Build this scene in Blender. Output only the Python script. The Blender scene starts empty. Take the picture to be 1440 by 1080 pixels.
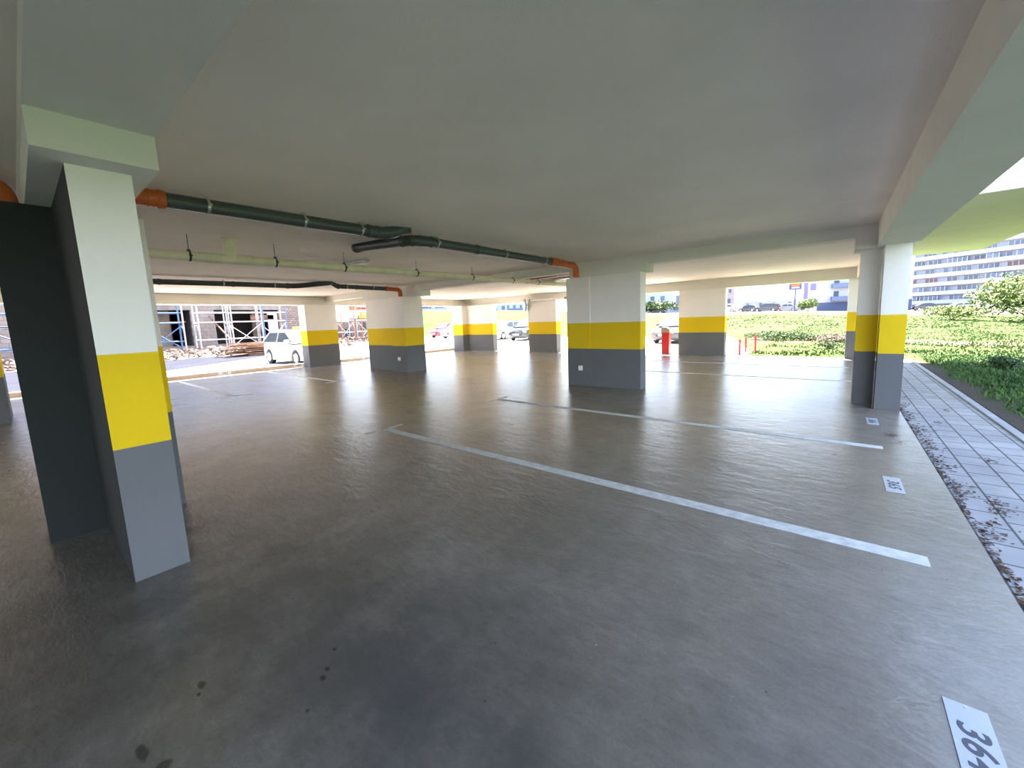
import bpy, bmesh, math, random
from mathutils import Vector, Matrix
random.seed(7)
PI = math.pi
scene = bpy.context.scene
COL = scene.collection

# ------------------------------------------------------------------ materials
def srgb(r, g, b):
    f = lambda c: ((c/255+.055)/1.055)**2.4 if c/255 > .04045 else c/255/12.92
    return (f(r), f(g), f(b), 1)
def new_mat(name):
    m = bpy.data.materials.new(name); m.use_nodes = True
    nt = m.node_tree; b = nt.nodes['Principled BSDF']
    return m, nt, b
def N(nt, t, **kw):
    n = nt.nodes.new(t)
    for k, v in kw.items(): setattr(n, k, v)
    return n
def tex_coord(nt):
    t = N(nt, 'ShaderNodeTexCoord'); return t.outputs['Object']
def noise(nt, vec, scale, detail=4, rough=.55, dist=0):
    n = N(nt, 'ShaderNodeTexNoise'); n.inputs['Scale'].default_value = scale
    n.inputs['Detail'].default_value = detail; n.inputs['Roughness'].default_value = rough
    n.inputs['Distortion'].default_value = dist
    if vec: nt.links.new(vec, n.inputs['Vector'])
    return n.outputs['Fac']
def ramp(nt, fac, stops):
    r = N(nt, 'ShaderNodeValToRGB'); el = r.color_ramp.elements
    while len(el) < len(stops): el.new(.5)
    for e, (p, c) in zip(el, stops):
        e.position = p; e.color = c if len(c) == 4 else (*c, 1)
    nt.links.new(fac, r.inputs['Fac']); return r.outputs['Color']
def bump(nt, b, h, strength, dist=.01):
    n = N(nt, 'ShaderNodeBump'); n.inputs['Strength'].default_value = strength
    n.inputs['Distance'].default_value = dist
    nt.links.new(h, n.inputs['Height']); nt.links.new(n.outputs['Normal'], b.inputs['Normal'])
def mixc(nt, fac, a, b, mode='MIX'):
    m = N(nt, 'ShaderNodeMix', data_type='RGBA', blend_type=mode)
    if isinstance(fac, float): m.inputs[0].default_value = fac
    else: nt.links.new(fac, m.inputs[0])
    for s, v in ((6, a), (7, b)):
        if isinstance(v, tuple): m.inputs[s].default_value = v
        else: nt.links.new(v, m.inputs[s])
    return m.outputs[2]
def math_n(nt, op, a, b=None):
    m = N(nt, 'ShaderNodeMath', operation=op)
    for i, v in enumerate((a, b)):
        if v is None: continue
        if isinstance(v, (int, float)): m.inputs[i].default_value = v
        else: nt.links.new(v, m.inputs[i])
    return m.outputs[0]
def plain(name, c, rough=.5, metal=0, var=.06, vs=6, bs=0, bscale=60, coat=0):
    m, nt, b = new_mat(name); v = tex_coord(nt)
    f = noise(nt, v, vs)
    d = tuple(max(0, x*(1-var*2)) for x in c[:3])+(1,); l = tuple(min(1, x*(1+var)) for x in c[:3])+(1,)
    nt.links.new(ramp(nt, f, [(.3, d), (.7, l)]), b.inputs['Base Color'])
    b.inputs['Roughness'].default_value = rough; b.inputs['Metallic'].default_value = metal
    b.inputs['Coat Weight'].default_value = coat
    if bs: bump(nt, b, noise(nt, v, bscale, 6, .7), bs, .009)
    return m
M = {}
def stucco(name, c, bs=.5): return plain(name, c, .9, var=.03, vs=1.2, bs=bs, bscale=120)
M['plaster'] = stucco('white_plaster', (.84, .81, .765, 1), .6)
M['yellow'] = stucco('yellow_paint', (.74, .51, .003, 1))
M['grey'] = stucco('grey_paint', (.135, .14, .145, 1))
M['anthracite'] = stucco('anthracite_paint', (.022, .025, .024, 1))
M['ceiling'] = stucco('ceiling_plaster', (.93, .85, .765, 1), .8)
M['beam'] = stucco('beam_plaster', (.76, .735, .665, 1), .6)
M['olive'] = stucco('balcony_plaster', (.66, .63, .52, 1), .5)
M['pipe_green'] = plain('dark_green_grey_plastic', (.075, .088, .088, 1), .35)
M['pipe_grey'] = plain('dark_grey_plastic', (.07, .072, .078, 1), .35)
M['pipe_orange'] = plain('orange_plastic', (.62, .14, .03, 1), .4)
M['pipe_cream'] = plain('pale_cream_pipe', (.88, .81, .62, 1), .45)
M['red_pipe'] = plain('dark_red_paint', (.33, .03, .02, 1), .4)
M['steel'] = plain('galvanised_steel', (.55, .56, .57, 1), .35, .9)
M['dark_metal'] = plain('dark_steel', (.08, .08, .085, 1), .5, .6)
M['white_plastic'] = plain('white_plastic', (.82, .82, .82, 1), .4)
M['line'] = plain('white_line_paint', (.56, .575, .57, 1), .6, var=.12, vs=14)
M['plate'] = plain('white_plate', (.40, .43, .47, 1), .3, var=.02)
M['plate_ink'] = plain('plate_lettering', (.05, .06, .09, 1), .5)
M['red'] = plain('red_enamel', (.42, .015, .015, 1), .35)
M['beige'] = plain('beige_enamel', (.28, .23, .18, 1), .5)
M['rubber'] = plain('black_rubber', (.02, .02, .022, 1), .8)
M['glass'] = plain('dark_glass', (.03, .045, .055, 1), .06, var=0)
M['teal_glass'] = plain('windscreen_glass', (.25, .42, .42, 1), .08, var=0)
M['alloy'] = plain('alloy_wheel', (.6, .6, .62, 1), .35, .5)
M['lamp_clear'] = plain('headlight_glass', (.7, .72, .75, 1), .15)
M['lamp_red'] = plain('tail_light', (.5, .02, .02, 1), .2)
M['car_white'] = plain('white_car_paint', (.55, .55, .57, 1), .25, var=0, coat=.5)
M['car_red'] = plain('red_car_paint', (.20, .012, .035, 1), .25, var=0, coat=.5)
M['car_dark'] = plain('dark_car_paint', (.02, .022, .035, 1), .25, var=0, coat=.5)
M['car_blue'] = plain('blue_car_paint', (.06, .1, .19, 1), .25, var=0, coat=.5)
M['car_silver'] = plain('silver_car_paint', (.30, .31, .33, 1), .3, .3, var=0, coat=.5)
M['taxi_yellow'] = plain('yellow_roof_sign', (.5, .40, .03, 1), .4)
M['black_plastic'] = plain('black_plastic', (.025, .025, .028, 1), .5)
M['wood'] = plain('reddish_formwork_boards', (.20, .115, .08, 1), .85, var=.3, vs=3)
M['scaffold'] = plain('scaffold_tube', (.36, .37, .40, 1), .5, .2)
M['scaffold_blue'] = plain('blue_scaffold_tube', (.06, .13, .28, 1), .5)
M['scaffold_orange'] = plain('rusty_orange_tube', (.30, .12, .06, 1), .7)
M['block_white'] = plain('pale_blue_white_render', (.27, .30, .38, 1), .9, var=.04, vs=.1)
M['block_band'] = plain('white_balcony_parapet', (.37, .39, .44, 1), .9, var=.03, vs=.2)
M['win_blue'] = plain('blue_grey_window', (.075, .10, .17, 1), .3, var=.3, vs=.3)
M['win_red'] = plain('reddish_window', (.13, .07, .09, 1), .5)
M['frame_white'] = plain('white_window_frame', (.36, .38, .41, 1), .5)
M['blue_render'] = plain('blue_grey_plinth', (.06, .08, .15, 1), .8)
M['balcony_blue'] = plain('blue_glass_balcony', (.10, .13, .23, 1), .4)
M['pink_render'] = plain('pinkish_render', (.28, .23, .23, 1), .9)
M['sign_blue'] = plain('blue_sign_board', (.05, .06, .17, 1), .5)
M['sign_orange'] = plain('orange_sign_emblem', (.55, .12, .03, 1), .5)
M['sign_purple'] = plain('lilac_billboard', (.15, .13, .30, 1), .6)
M['concrete'] = plain('pale_concrete', (.42, .41, .40, 1), .85, var=.1, vs=1.5, bs=.2)
M['kerb'] = plain('kerb_concrete', (.33, .27, .24, 1), .85, var=.1, vs=2, bs=.2)
M['pave_kerb'] = plain('kerb_stone', (.30, .31, .33, 1), .85, var=.12, vs=4, bs=.3)
M['cement'] = plain('rough_cement', (.20, .185, .175, 1), .9, var=.15, vs=1.5, bs=.3)
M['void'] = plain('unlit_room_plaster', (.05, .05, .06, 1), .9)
M['leaf_brown'] = plain('dry_leaf', (.10, .055, .035, 1), .9, var=.4, vs=9)
M['rubble'] = plain('brick_rubble', (.19, .14, .125, 1), .95, var=.4, vs=5)

def leafmat(name, a, b_, sc=3):
    m, nt, b = new_mat(name); v = tex_coord(nt)
    g = N(nt, 'ShaderNodeNewGeometry')
    f = math_n(nt, 'ADD', math_n(nt, 'MULTIPLY', noise(nt, v, sc, 3), .7), math_n(nt, 'MULTIPLY', g.outputs['Random Per Island'], .3))
    nt.links.new(ramp(nt, f, [(.3, a), (.7, b_)]), b.inputs['Base Color'])
    b.inputs['Roughness'].default_value = .7
    b.inputs['Specular IOR Level'].default_value = .2
    return m
M['grass'] = leafmat('grass_blades', (.045, .10, .03, 1), (.10, .18, .05, 1), 1.3)
M['grass_far'] = leafmat('meadow_grass', (.055, .095, .022, 1), (.095, .135, .04, 1), .6)
M['weed'] = leafmat('dark_green_weed', (.03, .06, .022, 1), (.06, .10, .035, 1))
M['dry_weed'] = leafmat('dry_pinkish_weed', (.09, .08, .055, 1), (.16, .125, .10, 1))
M['bush'] = leafmat('light_green_bush', (.08, .13, .03, 1), (.16, .20, .07, 1), 1.0)

def floor_mat():
    m, nt, b = new_mat('polished_concrete'); v = tex_coord(nt)
    big = noise(nt, v, .55, 5, .6, .3); mid = noise(nt, v, 3.0, 6, .65); fine = noise(nt, v, 60, 4, .7)
    base = ramp(nt, big, [(.32, (.19, .165, .135)), (.5, (.25, .225, .19)), (.68, (.29, .265, .235))])
    base = mixc(nt, ramp(nt, mid, [(.3, (.55,)*3), (.7, (.0,)*3)]), base, (.15, .138, .118, 1))
    base = mixc(nt, .25, base, ramp(nt, fine, [(.3, (.12,)*3), (.7, (.5,)*3)]), 'OVERLAY')
    streak = N(nt, 'ShaderNodeMapping'); streak.inputs['Scale'].default_value = (5, 16, 1); streak.inputs['Rotation'].default_value = (0, 0, .9); nt.links.new(v, streak.inputs['Vector'])
    base = mixc(nt, .5, base, ramp(nt, noise(nt, streak.outputs['Vector'], 1.6, 6, .7, .4), [(.3, (.36,)*3), (.7, (.62,)*3)]), 'OVERLAY')
    # oil and tyre stains with shapes of their own; first two paint near-floor light falloff (centre x, y, radius x, radius y, strength, colour)
    warp = noise(nt, v, 2.3, 5, .65); warpf = noise(nt, v, 14, 4, .65)
    sep = N(nt, 'ShaderNodeSeparateXYZ'); nt.links.new(v, sep.inputs[0])
    for (cx, cy, rx, ry, st, col, w) in (
        (-1.5, .75, 2.3, 1.15, .62, (.055, .053, .046, 1), 0), (-3.0, .0, 2.2, .8, .5, (.06, .056, .045, 1), 0),
        (-1.25, .78, .62, .30, .62, (.055, .057, .062, 1), 0), (-.75, .72, .45, .28, .45, (.06, .06, .066, 1), 0),
        (-2.45, .75, .9, .45, .35, (.08, .08, .078, 1), 0), (-1.55, 2.15, 1.0, .5, .42, (.10, .092, .065, 1), 0),
        (-1.45, 1.25, .7, .45, .25, (.07, .07, .07, 1), 0), (.0, 1.6, .45, .9, .18, (.1, .1, .11, 1), 0),
        (-1.1, 4.4, .8, .5, .2, (.12, .11, .1, 1), 0), (-3.4, 1.2, 1.4, .8, .2, (.13, .11, .08, 1), 0),
        (-2.08, .31, .035, .018, .8, (.03, .03, .03, 1), 1), (-2.03, .29, .015, .009, .8, (.03, .03, .03, 1), 1),
        (-1.71, .67, .022, .014, .8, (.03, .03, .03, 1), 1), (-1.68, .635, .022, .016, .8, (.03, .03, .03, 1), 1),
        (-1.79, .74, .012, .008, .8, (.03, .03, .03, 1), 1), (-1.58, .53, .014, .010, .7, (.03, .03, .03, 1), 1),
        (-1.90, .10, .06, .02, .8, (.03, .03, .03, 1), 1), (-1.79, .135, .035, .035, .8, (.03, .03, .03, 1), 1),
        (.05, 5.05, .03, .05, .5, (.06, .06, .06, 1), 1), (.30, 2.62, .05, .02, .5, (.12, .12, .13, 1), 1)):
        dx = math_n(nt, 'DIVIDE', math_n(nt, 'SUBTRACT', sep.outputs[0], cx), rx)
        dy = math_n(nt, 'DIVIDE', math_n(nt, 'SUBTRACT', sep.outputs[1], cy), ry)
        d = math_n(nt, 'SQRT', math_n(nt, 'ADD', math_n(nt, 'MULTIPLY', dx, dx), math_n(nt, 'MULTIPLY', dy, dy)))
        d = math_n(nt, 'ADD', d, math_n(nt, 'MULTIPLY', math_n(nt, 'SUBTRACT', warpf if w else warp, .5), 1.6))
        k = ramp(nt, d, [(.55 if w else .15, (st,)*3), (1.0 if not w else .9, (0, 0, 0))])
        base = mixc(nt, k, base, col)
    # dark specks and pale chips
    vo = N(nt, 'ShaderNodeTexVoronoi'); vo.inputs['Scale'].default_value = 9; nt.links.new(v, vo.inputs['Vector'])
    sp = ramp(nt, vo.outputs['Distance'], [(.035, (.75,)*3), (.06, (0, 0, 0))])
    sp = mixc(nt, ramp(nt, vo.outputs['Color'], [(.62, (0, 0, 0)), (.66, (1, 1, 1))]), (0, 0, 0, 1), sp)
    base = mixc(nt, sp, base, (.06, .055, .05, 1))
    vo2 = N(nt, 'ShaderNodeTexVoronoi'); vo2.inputs['Scale'].default_value = 5.3; nt.links.new(v, vo2.inputs['Vector'])
    sp2 = ramp(nt, vo2.outputs['Distance'], [(.022, (.6,)*3), (.034, (0, 0, 0))])
    sp2 = mixc(nt, ramp(nt, vo2.outputs['Color'], [(.66, (0, 0, 0)), (.7, (1, 1, 1))]), (0, 0, 0, 1), sp2)
    base = mixc(nt, sp2, base, (.55, .52, .46, 1))
    nt.links.new(base, b.inputs['Base Color'])
    b.inputs['Roughness'].default_value = .27
    b.inputs['Specular IOR Level'].default_value = .62
    mp = N(nt, 'ShaderNodeMapping'); mp.inputs['Scale'].default_value = (1.5, 3.5, 1); mp.inputs['Rotation'].default_value = (0, 0, .6)
    nt.links.new(v, mp.inputs['Vector'])
    h = math_n(nt, 'ADD', noise(nt, mp.outputs['Vector'], 2.2, 5, .6, .5), math_n(nt, 'MULTIPLY', noise(nt, streak.outputs['Vector'], 3.0, 4), .22))
    bump(nt, b, h, .38, .02)
    return m
M['floor'] = floor_mat()

def brick_mat(name, c1, c2, mortar, w, h, msize, rot=0, rough=.9, bs=.6, sc=1.0, off=.5, squash=1, vertical=False, spots=None):
    m, nt, b = new_mat(name); v = tex_coord(nt)
    if vertical:   # facade normal along X: use (y, z)
        s = N(nt, 'ShaderNodeSeparateXYZ'); nt.links.new(v, s.inputs[0])
        c = N(nt, 'ShaderNodeCombineXYZ'); nt.links.new(s.outputs[1], c.inputs[0]); nt.links.new(s.outputs[2], c.inputs[1]); v2 = c.outputs[0]
    else:
        mp = N(nt, 'ShaderNodeMapping'); mp.inputs['Rotation'].default_value = (0, 0, rot); nt.links.new(v, mp.inputs['Vector']); v2 = mp.outputs['Vector']
    br = N(nt, 'ShaderNodeTexBrick'); nt.links.new(v2, br.inputs['Vector'])
    br.inputs['Color1'].default_value = c1; br.inputs['Color2'].default_value = c2; br.inputs['Mortar'].default_value = mortar
    br.inputs['Scale'].default_value = sc; br.inputs['Mortar Size'].default_value = msize
    br.inputs['Brick Width'].default_value = w; br.inputs['Row Height'].default_value = h; br.offset = off
    br.inputs['Mortar Smooth'].default_value = .2
    f = noise(nt, v, 1.4, 5, .6)
    c = mixc(nt, .45, br.outputs['Color'], ramp(nt, f, [(.3, (.28,)*3), (.7, (.72,)*3)]), 'OVERLAY')
    if spots:
        c = mixc(nt, ramp(nt, noise(nt, v, 2.2, 5, .7), [(.58, (0, 0, 0)), (.72, (.7,)*3)]), c, spots)
    nt.links.new(c, b.inputs['Base Color']); b.inputs['Roughness'].default_value = rough
    bump(nt, b, math_n(nt, 'SUBTRACT', math_n(nt, 'MULTIPLY', noise(nt, v, 40), .2), br.outputs['Fac']), bs, .006)
    return m
M['paving'] = brick_mat('grey_concrete_pavers', (.27, .275, .285, 1), (.31, .31, .315, 1), (.075, .075, .075, 1), .27, .2, .008, rot=PI/2, off=.5, spots=(.17, .145, .125, 1))
M['brickwork'] = brick_mat('bare_blockwork', (.25, .215, .20, 1), (.21, .19, .185, 1), (.14, .13, .125, 1), .5, .25, .015, vertical=True)
M['brickwork_dark'] = brick_mat('rough_red_brickwork', (.17, .125, .11, 1), (.21, .18, .175, 1), (.09, .08, .08, 1), .28, .16, .02, vertical=True)

def ground_mat():
    m, nt, b = new_mat('meadow_ground'); v = tex_coord(nt)
    f = noise(nt, v, .5, 6, .65); g2 = noise(nt, v, 4, 5, .7)
    grass = ramp(nt, f, [(.3, (.034, .062, .016)), (.55, (.052, .086, .026)), (.75, (.078, .105, .042))])
    grass = mixc(nt, .5, grass, ramp(nt, g2, [(.3, (.25,)*3), (.7, (.75,)*3)]), 'OVERLAY')
    sep = N(nt, 'ShaderNodeSeparateXYZ'); nt.links.new(v, sep.inputs[0])
    X, Y = sep.outputs[0], sep.outputs[1]
    # bare earth: strip along the paving and a worn track across the meadow
    wob = math_n(nt, 'MULTIPLY', math_n(nt, 'SUBTRACT', noise(nt, v, 1.2, 5, .65), .5), 1.2)
    s1 = ramp(nt, math_n(nt, 'MULTIPLY', math_n(nt, 'ADD', math_n(nt, 'SUBTRACT', X, 1.7), wob), .5), [(.12, (1, 1, 1)), (.24, (0, 0, 0))])
    s1 = mixc(nt, ramp(nt, math_n(nt, 'MULTIPLY', Y, .05), [(.72, (1, 1, 1)), (.82, (0, 0, 0))]), (0, 0, 0, 1), s1)
    c = mixc(nt, s1, grass, (.085, .072, .062, 1))
    tr = math_n(nt, 'ABSOLUTE', math_n(nt, 'SUBTRACT', Y, 23.5))
    tr = math_n(nt, 'ADD', tr, math_n(nt, 'MULTIPLY', math_n(nt, 'SUBTRACT', noise(nt, v, .35, 5, .7), .5), 9))
    s2 = ramp(nt, math_n(nt, 'MULTIPLY', tr, .2), [(.05, (.85,)*3), (.25, (0, 0, 0))])
    c = mixc(nt, s2, c, mixc(nt, noise(nt, v, 2.5), (.085, .055, .04, 1), (.16, .135, .11, 1)))
    # stony verge below the far street
    vg = math_n(nt, 'ADD', Y, math_n(nt, 'MULTIPLY', math_n(nt, 'SUBTRACT', noise(nt, v, .12, 5, .7), .5), 40))
    s3 = ramp(nt, math_n(nt, 'DIVIDE', vg, 200), [(.33, (0, 0, 0)), (.37, (.9,)*3)])
    s3 = mixc(nt, ramp(nt, math_n(nt, 'DIVIDE', math_n(nt, 'ADD', X, 60), 100), [(.28, (0, 0, 0)), (.36, (1, 1, 1))]), (0, 0, 0, 1), s3)
    c = mixc(nt, s3, c, mixc(nt, noise(nt, v, .8), (.15, .12, .115, 1), (.24, .21, .20, 1)))
    nt.links.new(c, b.inputs['Base Color']); b.inputs['Roughness'].default_value = 1
    b.inputs['Specular IOR Level'].default_value = .1
    bump(nt, b, math_n(nt, 'ADD', g2, noise(nt, v, 18, 4, .7)), 1, .06)
    return m
M['ground'] = ground_mat()
def road_mat(name, a, b_):
    m, nt, b = new_mat(name); v = tex_coord(nt)
    nt.links.new(ramp(nt, noise(nt, v, .7, 6, .7), [(.3, a), (.7, b_)]), b.inputs['Base Color'])
    b.inputs['Roughness'].default_value = 1; b.inputs['Specular IOR Level'].default_value = .02; bump(nt, b, noise(nt, v, 30, 4, .7), .3, .01); return m
M['road'] = road_mat('pale_concrete_paving', (.34, .34, .345, 1), (.42, .42, .42, 1))
M['road_shade'] = road_mat('painted_road_shade', (.025, .028, .042, 1), (.035, .039, .056, 1))  # road surface with shade put into its dark bluish colour

# ------------------------------------------------------------------ mesh building
class MB:
    def __init__(s): s.v = []; s.f = []; s.m = []; s.mats = []
    def mi(s, mat):
        if mat not in s.mats: s.mats.append(mat)
        return s.mats.index(mat)
    def add(s, vs, fs, mat=None):
        n = len(s.v); s.v += [tuple(v) for v in vs]; k = s.mi(mat)
        for f in fs: s.f.append([i+n for i in f]); s.m.append(k)
    def box(s, x0, x1, y0, y1, z0, z1, mat=None, over=None):
        x0, x1 = sorted((x0, x1)); y0, y1 = sorted((y0, y1)); z0, z1 = sorted((z0, z1))
        vs = [(x, y, z) for z in (z0, z1) for y in (y0, y1) for x in (x0, x1)]
        fs = {'-z': (0, 2, 3, 1), '+z': (4, 5, 7, 6), '-y': (0, 1, 5, 4), '+y': (2, 6, 7, 3), '-x': (0, 4, 6, 2), '+x': (1, 3, 7, 5)}
        n = len(s.v); s.v += vs
        for k, f in fs.items():
            s.f.append([i+n for i in f]); s.m.append(s.mi((over or {}).get(k, mat)))
    def obox(s, c, size, rz=0, mat=None, rx=0, ry=0):
        R = Matrix.Rotation(rz, 3, 'Z') @ Matrix.Rotation(ry, 3, 'Y') @ Matrix.Rotation(rx, 3, 'X')
        a, b, d = (q/2 for q in size)
        vs = [Vector(c)+R @ Vector((x*a, y*b, z*d)) for z in (-1, 1) for y in (-1, 1) for x in (-1, 1)]
        s.add(vs, [(0, 2, 3, 1), (4, 5, 7, 6), (0, 1, 5, 4), (2, 6, 7, 3), (0, 4, 6, 2), (1, 3, 7, 5)], mat)
    def tube(s, pts, r, mat=None, n=12, caps=True):
        pts = [Vector(p) for p in pts]; rr = r if isinstance(r, (list, tuple)) else [r]*len(pts)
        t0 = (pts[1]-pts[0]).normalized(); up = Vector((0, 0, 1)) if abs(t0.z) < .9 else Vector((1, 0, 0))
        a = t0.cross(up).normalized(); rings = []
        for i, p in enumerate(pts):
            if i == 0: t = t0
            elif i == len(pts)-1: t = (pts[i]-pts[i-1]).normalized()
            else: t = ((pts[i]-pts[i-1]).normalized()+(pts[i+1]-pts[i]).normalized()).normalized()
            a = (a-t*a.dot(t)).normalized(); b = t.cross(a)
            rings.append([p+(a*math.cos(2*PI*k/n)+b*math.sin(2*PI*k/n))*rr[i] for k in range(n)])
        vs = [v for R in rings for v in R]; fs = []
        for i in range(len(pts)-1):
            for k in range(n): fs.append((i*n+k, i*n+(k+1) % n, (i+1)*n+(k+1) % n, (i+1)*n+k))
        if caps: fs.append(tuple(range(n))[::-1]); fs.append(tuple((len(pts)-1)*n+k for k in range(n)))
        s.add(vs, fs, mat)
    def build(s, name, mat=None, parent=None, smooth=False, bevel=0):
        me = bpy.data.meshes.new(name); me.from_pydata(s.v, [], s.f)
        for mm in s.mats: me.materials.append(M[mm] if mm else M[mat])
        me.polygons.foreach_set('material_index', s.m)
        if smooth: me.polygons.foreach_set('use_smooth', [True]*len(s.f))
        me.update(); me.validate()
        o = bpy.data.objects.new(name, me); COL.objects.link(o)
        if smooth:
            bm = bmesh.new(); bm.from_mesh(me)
            for e in bm.edges:
                if len(e.link_faces) == 2 and e.calc_face_angle(0) > .7: e.smooth = False
            bm.to_mesh(me); bm.free()
        if parent: o.parent = parent; o.matrix_parent_inverse = Matrix.Translation(-parent.location) if parent.type == 'EMPTY' and parent.get('abs') else Matrix()
        if bevel:
            md = o.modifiers.new('bevel', 'BEVEL'); md.width = bevel; md.segments = 2; md.limit_method = 'ANGLE'
        return o
def tag(o, label, cat, group=None, kind=None):
    if label: o['label'] = label
    if cat: o['category'] = cat
    if group: o['group'] = group
    if kind: o['kind'] = kind
    return o
def struct(o, label=None):
    o['kind'] = 'structure'
    if label: o['label'] = label
    return o
# things with Empty roots: parts are given in world coordinates relative to the root location
def thing(name, label, cat, loc=(0, 0, 0), rz=0, group=None):
    o = bpy.data.objects.new(name, None); COL.objects.link(o); o.empty_display_size = .1
    o.location = loc; o.rotation_euler = (0, 0, rz); tag(o, label, cat, group); return o
def shifted(mb, loc):
    mb.v = [(v[0]-loc[0], v[1]-loc[1], v[2]-loc[2]) for v in mb.v]; return mb
def copy_tree(o, parent=None):
    c = o.copy(); COL.objects.link(c)
    if parent: c.parent = parent
    for ch in list(o.children): copy_tree(ch, c)
    return c
def rng(a, b): return random.uniform(a, b)

# ------------------------------------------------------------------ camera (solved from the vanishing points)
def make_camera():
    yaw, pitch, roll = (math.radians(a) for a in (37.93, 7.16, -2.07))
    F = Vector((-math.sin(yaw)*math.cos(pitch), math.cos(yaw)*math.cos(pitch), -math.sin(pitch)))
    Rt = Vector((math.cos(yaw), math.sin(yaw), 0)); U = Rt.cross(F)
    R2 = Rt*math.cos(roll)+U*math.sin(roll); U2 = -Rt*math.sin(roll)+U*math.cos(roll)
    m = Matrix((R2, U2, -F)).transposed().to_4x4(); m.translation = (0, 0, 1.5)
    cam = bpy.data.cameras.new('camera'); o = bpy.data.objects.new('camera', cam); COL.objects.link(o)
    o.matrix_world = m; cam.sensor_fit = 'HORIZONTAL'; cam.sensor_width = 36; cam.lens = 556.6/1440*36
    cam.shift_x = -23/1440; cam.shift_y = -20/1440; cam.clip_end = 1000; cam.clip_start = .05
    scene.camera = o
make_camera()

# ------------------------------------------------------------------ shell of the open car park
T0, T1 = .83, 1.39       # paint band heights
YB, YF = -14.8, 15.55    # back wall and front edge
def S(name, *boxes, mat='beam', label=None):
    mb = MB()
    for b in boxes: mb.box(*b[:6], mat=b[6] if len(b) > 6 else mat)
    return struct(mb.build(name), label)
S('floor', (-16.5, .79, YB, YF, -.18, 0), mat='floor', label='grey polished concrete car park floor with oil stains')
S('ceiling', (-16.6, .85, YB, YF+.05, 2.7, 2.98), mat='ceiling', label='white stippled plaster ceiling slab')
S('wall_back', (-16.6, .85, YB-.25, YB, -.1, 2.98), mat='plaster')
S('wall_upper', (-16.6, .85, YB-.25, YF+.05, 2.98, 15), mat='plaster')
S('trim_1', (.41, .85, YB, YF+.05, 2.37, 2.7), label='perimeter beam over the right-hand edge')
S('trim_2', (-16.6, -16.05, YB, YF+.05, 2.37, 2.7), label='perimeter beam over the kerbed left edge')
S('trim_3', (-16.05, .41, 15.2, YF+.05, 2.36, 2.7), label='beam over the far edge')
S('trim_4', (-16.05, .41, 7.7, 8.0, 2.52, 2.7), label='cross beam above the middle row of columns')
S('trim_5', (-16.05, .41, .15, .62, 2.6, 2.7), label='wide shallow cross beam above the nearest column')
S('trim_6', (-16.05, .41, -7.3, -7.0, 2.52, 2.7), label='cross beam behind')
S('trim_7', (.85, 3.07, 8.25, 16.55, 2.98, 3.12), mat='olive', label='olive balcony slab beyond the right-hand beam')
S('added_sun_block_slab', (-16.6, .85, YF+.05, 16.55, 2.98, 3.12), mat='olive', label='unseen slab overhang added beyond the far beam to block sun')  # out of view, added to keep direct sun off the far floor
S('trim_9', (-16.8, -16.5, YB, YF, -.1, .13), mat='kerb', label='raised concrete kerb along the left edge')

# ------------------------------------------------------------------ columns
def banded(mb, x0, x1, y0, y1, top, kinds='pyg', over=None, z0=0.):
    """a rectangular pier painted grey, yellow, white from the floor up"""
    m3 = {'p': 'plaster', 'y': 'yellow', 'g': 'grey', 'a': 'anthracite'}
    mb.box(x0, x1, y0, y1, z0, T0, m3[kinds[2]], over)
    mb.box(x0, x1, y0, y1, T0, T1, m3[kinds[1]], over)
    mb.box(x0, x1, y0, y1, T1, top, m3[kinds[0]], over)
def column(label, base, piers, cap=None):
    t = thing('column', label, 'column', base)
    mb = MB()
    for p in piers: banded(mb, *p[:5], **(p[5] if len(p) > 5 else {}))
    shifted(mb, base).build('shaft', 'plaster', t)
    if cap:
        mb = MB(); mb.box(*cap, mat='beam'); shifted(mb, base).build('capital', 'beam', t)
    return t
A = 'anthracite'
column('nearest column, tall blade with yellow band and dark side wall', (-4.2, .4, 0),
       [(-4.47, -3.3, .27, .53, 2.42, dict(over={'-y': A})), (-5.15, -4.471, .27, .75, 2.42),
        (-5.15, -4.47, -.02, .27, 2.42, dict(kinds='aaa'))], (-5.15, -3.1, .151, .619, 2.42, 2.6))
column('wide column in the middle of the hall with a white socket low on its grey base', (-4, 7.8, 0),
       [(-4.8, -4.22, 7.64, 7.93, 2.37), (-4.22, -3.1, 7.67, 7.95, 2.37)], (-4.75, -2.97, 7.695, 8.03, 2.37, 2.525))
column('slim double column at the right edge beside the paving', (.5, 7.9, 0),
       [(.5, .785, 7.7, 8.0, 2.37), (.25, .5, 8.02, 8.32, 2.37)], (.16, .409, 7.695, 8.33, 2.36, 2.525))
column('broad column left of centre with a white socket and a red-brown drain bend above it', (-11.8, 7.7, 0),
       [(-13, -11.32, 7.58, 7.85, 2.36), (-11.32, -10.6, 7.42, 8.15, 2.36)], (-13.3, -10.0, 7.695, 8.03, 2.36, 2.525))
column('column at the kerbed left edge in front of the white hatchback', (-16.1, 7.4, 0),
       [(-16.4, -15.85, 6.78, 7.6, 2.37), (-16.4, -15.95, 7.6, 8.02, 2.37)])
column('far left corner column between the red car and the white car', (-15.5, 14.8, 0),
       [(-16.4, -15.65, 14.55, 15.35, 2.36), (-15.65, -13.8, 14.9, 15.2, 2.36)])
column('far column in front of the dark small van, under the hanging white bar', (-10.8, 15.1, 0),
       [(-11.6, -10.0, 15.0, 15.35, 2.36)])
column('far column right of the red barrier cabinet', (-3.9, 15.3, 0), [(-4.66, -3.08, 15.2, 15.5, 2.36)])
column('far right corner column seen just left of the slim double column', (.5, 15.3, 0),
       [(.24, .78, 15.2, 15.5, 2.36)])
column('dark column cut off by the left edge of the photo', (-12.3, -.4, 0), [(-13.2, -11.6, -.6, -.21, 2.42)])

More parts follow.
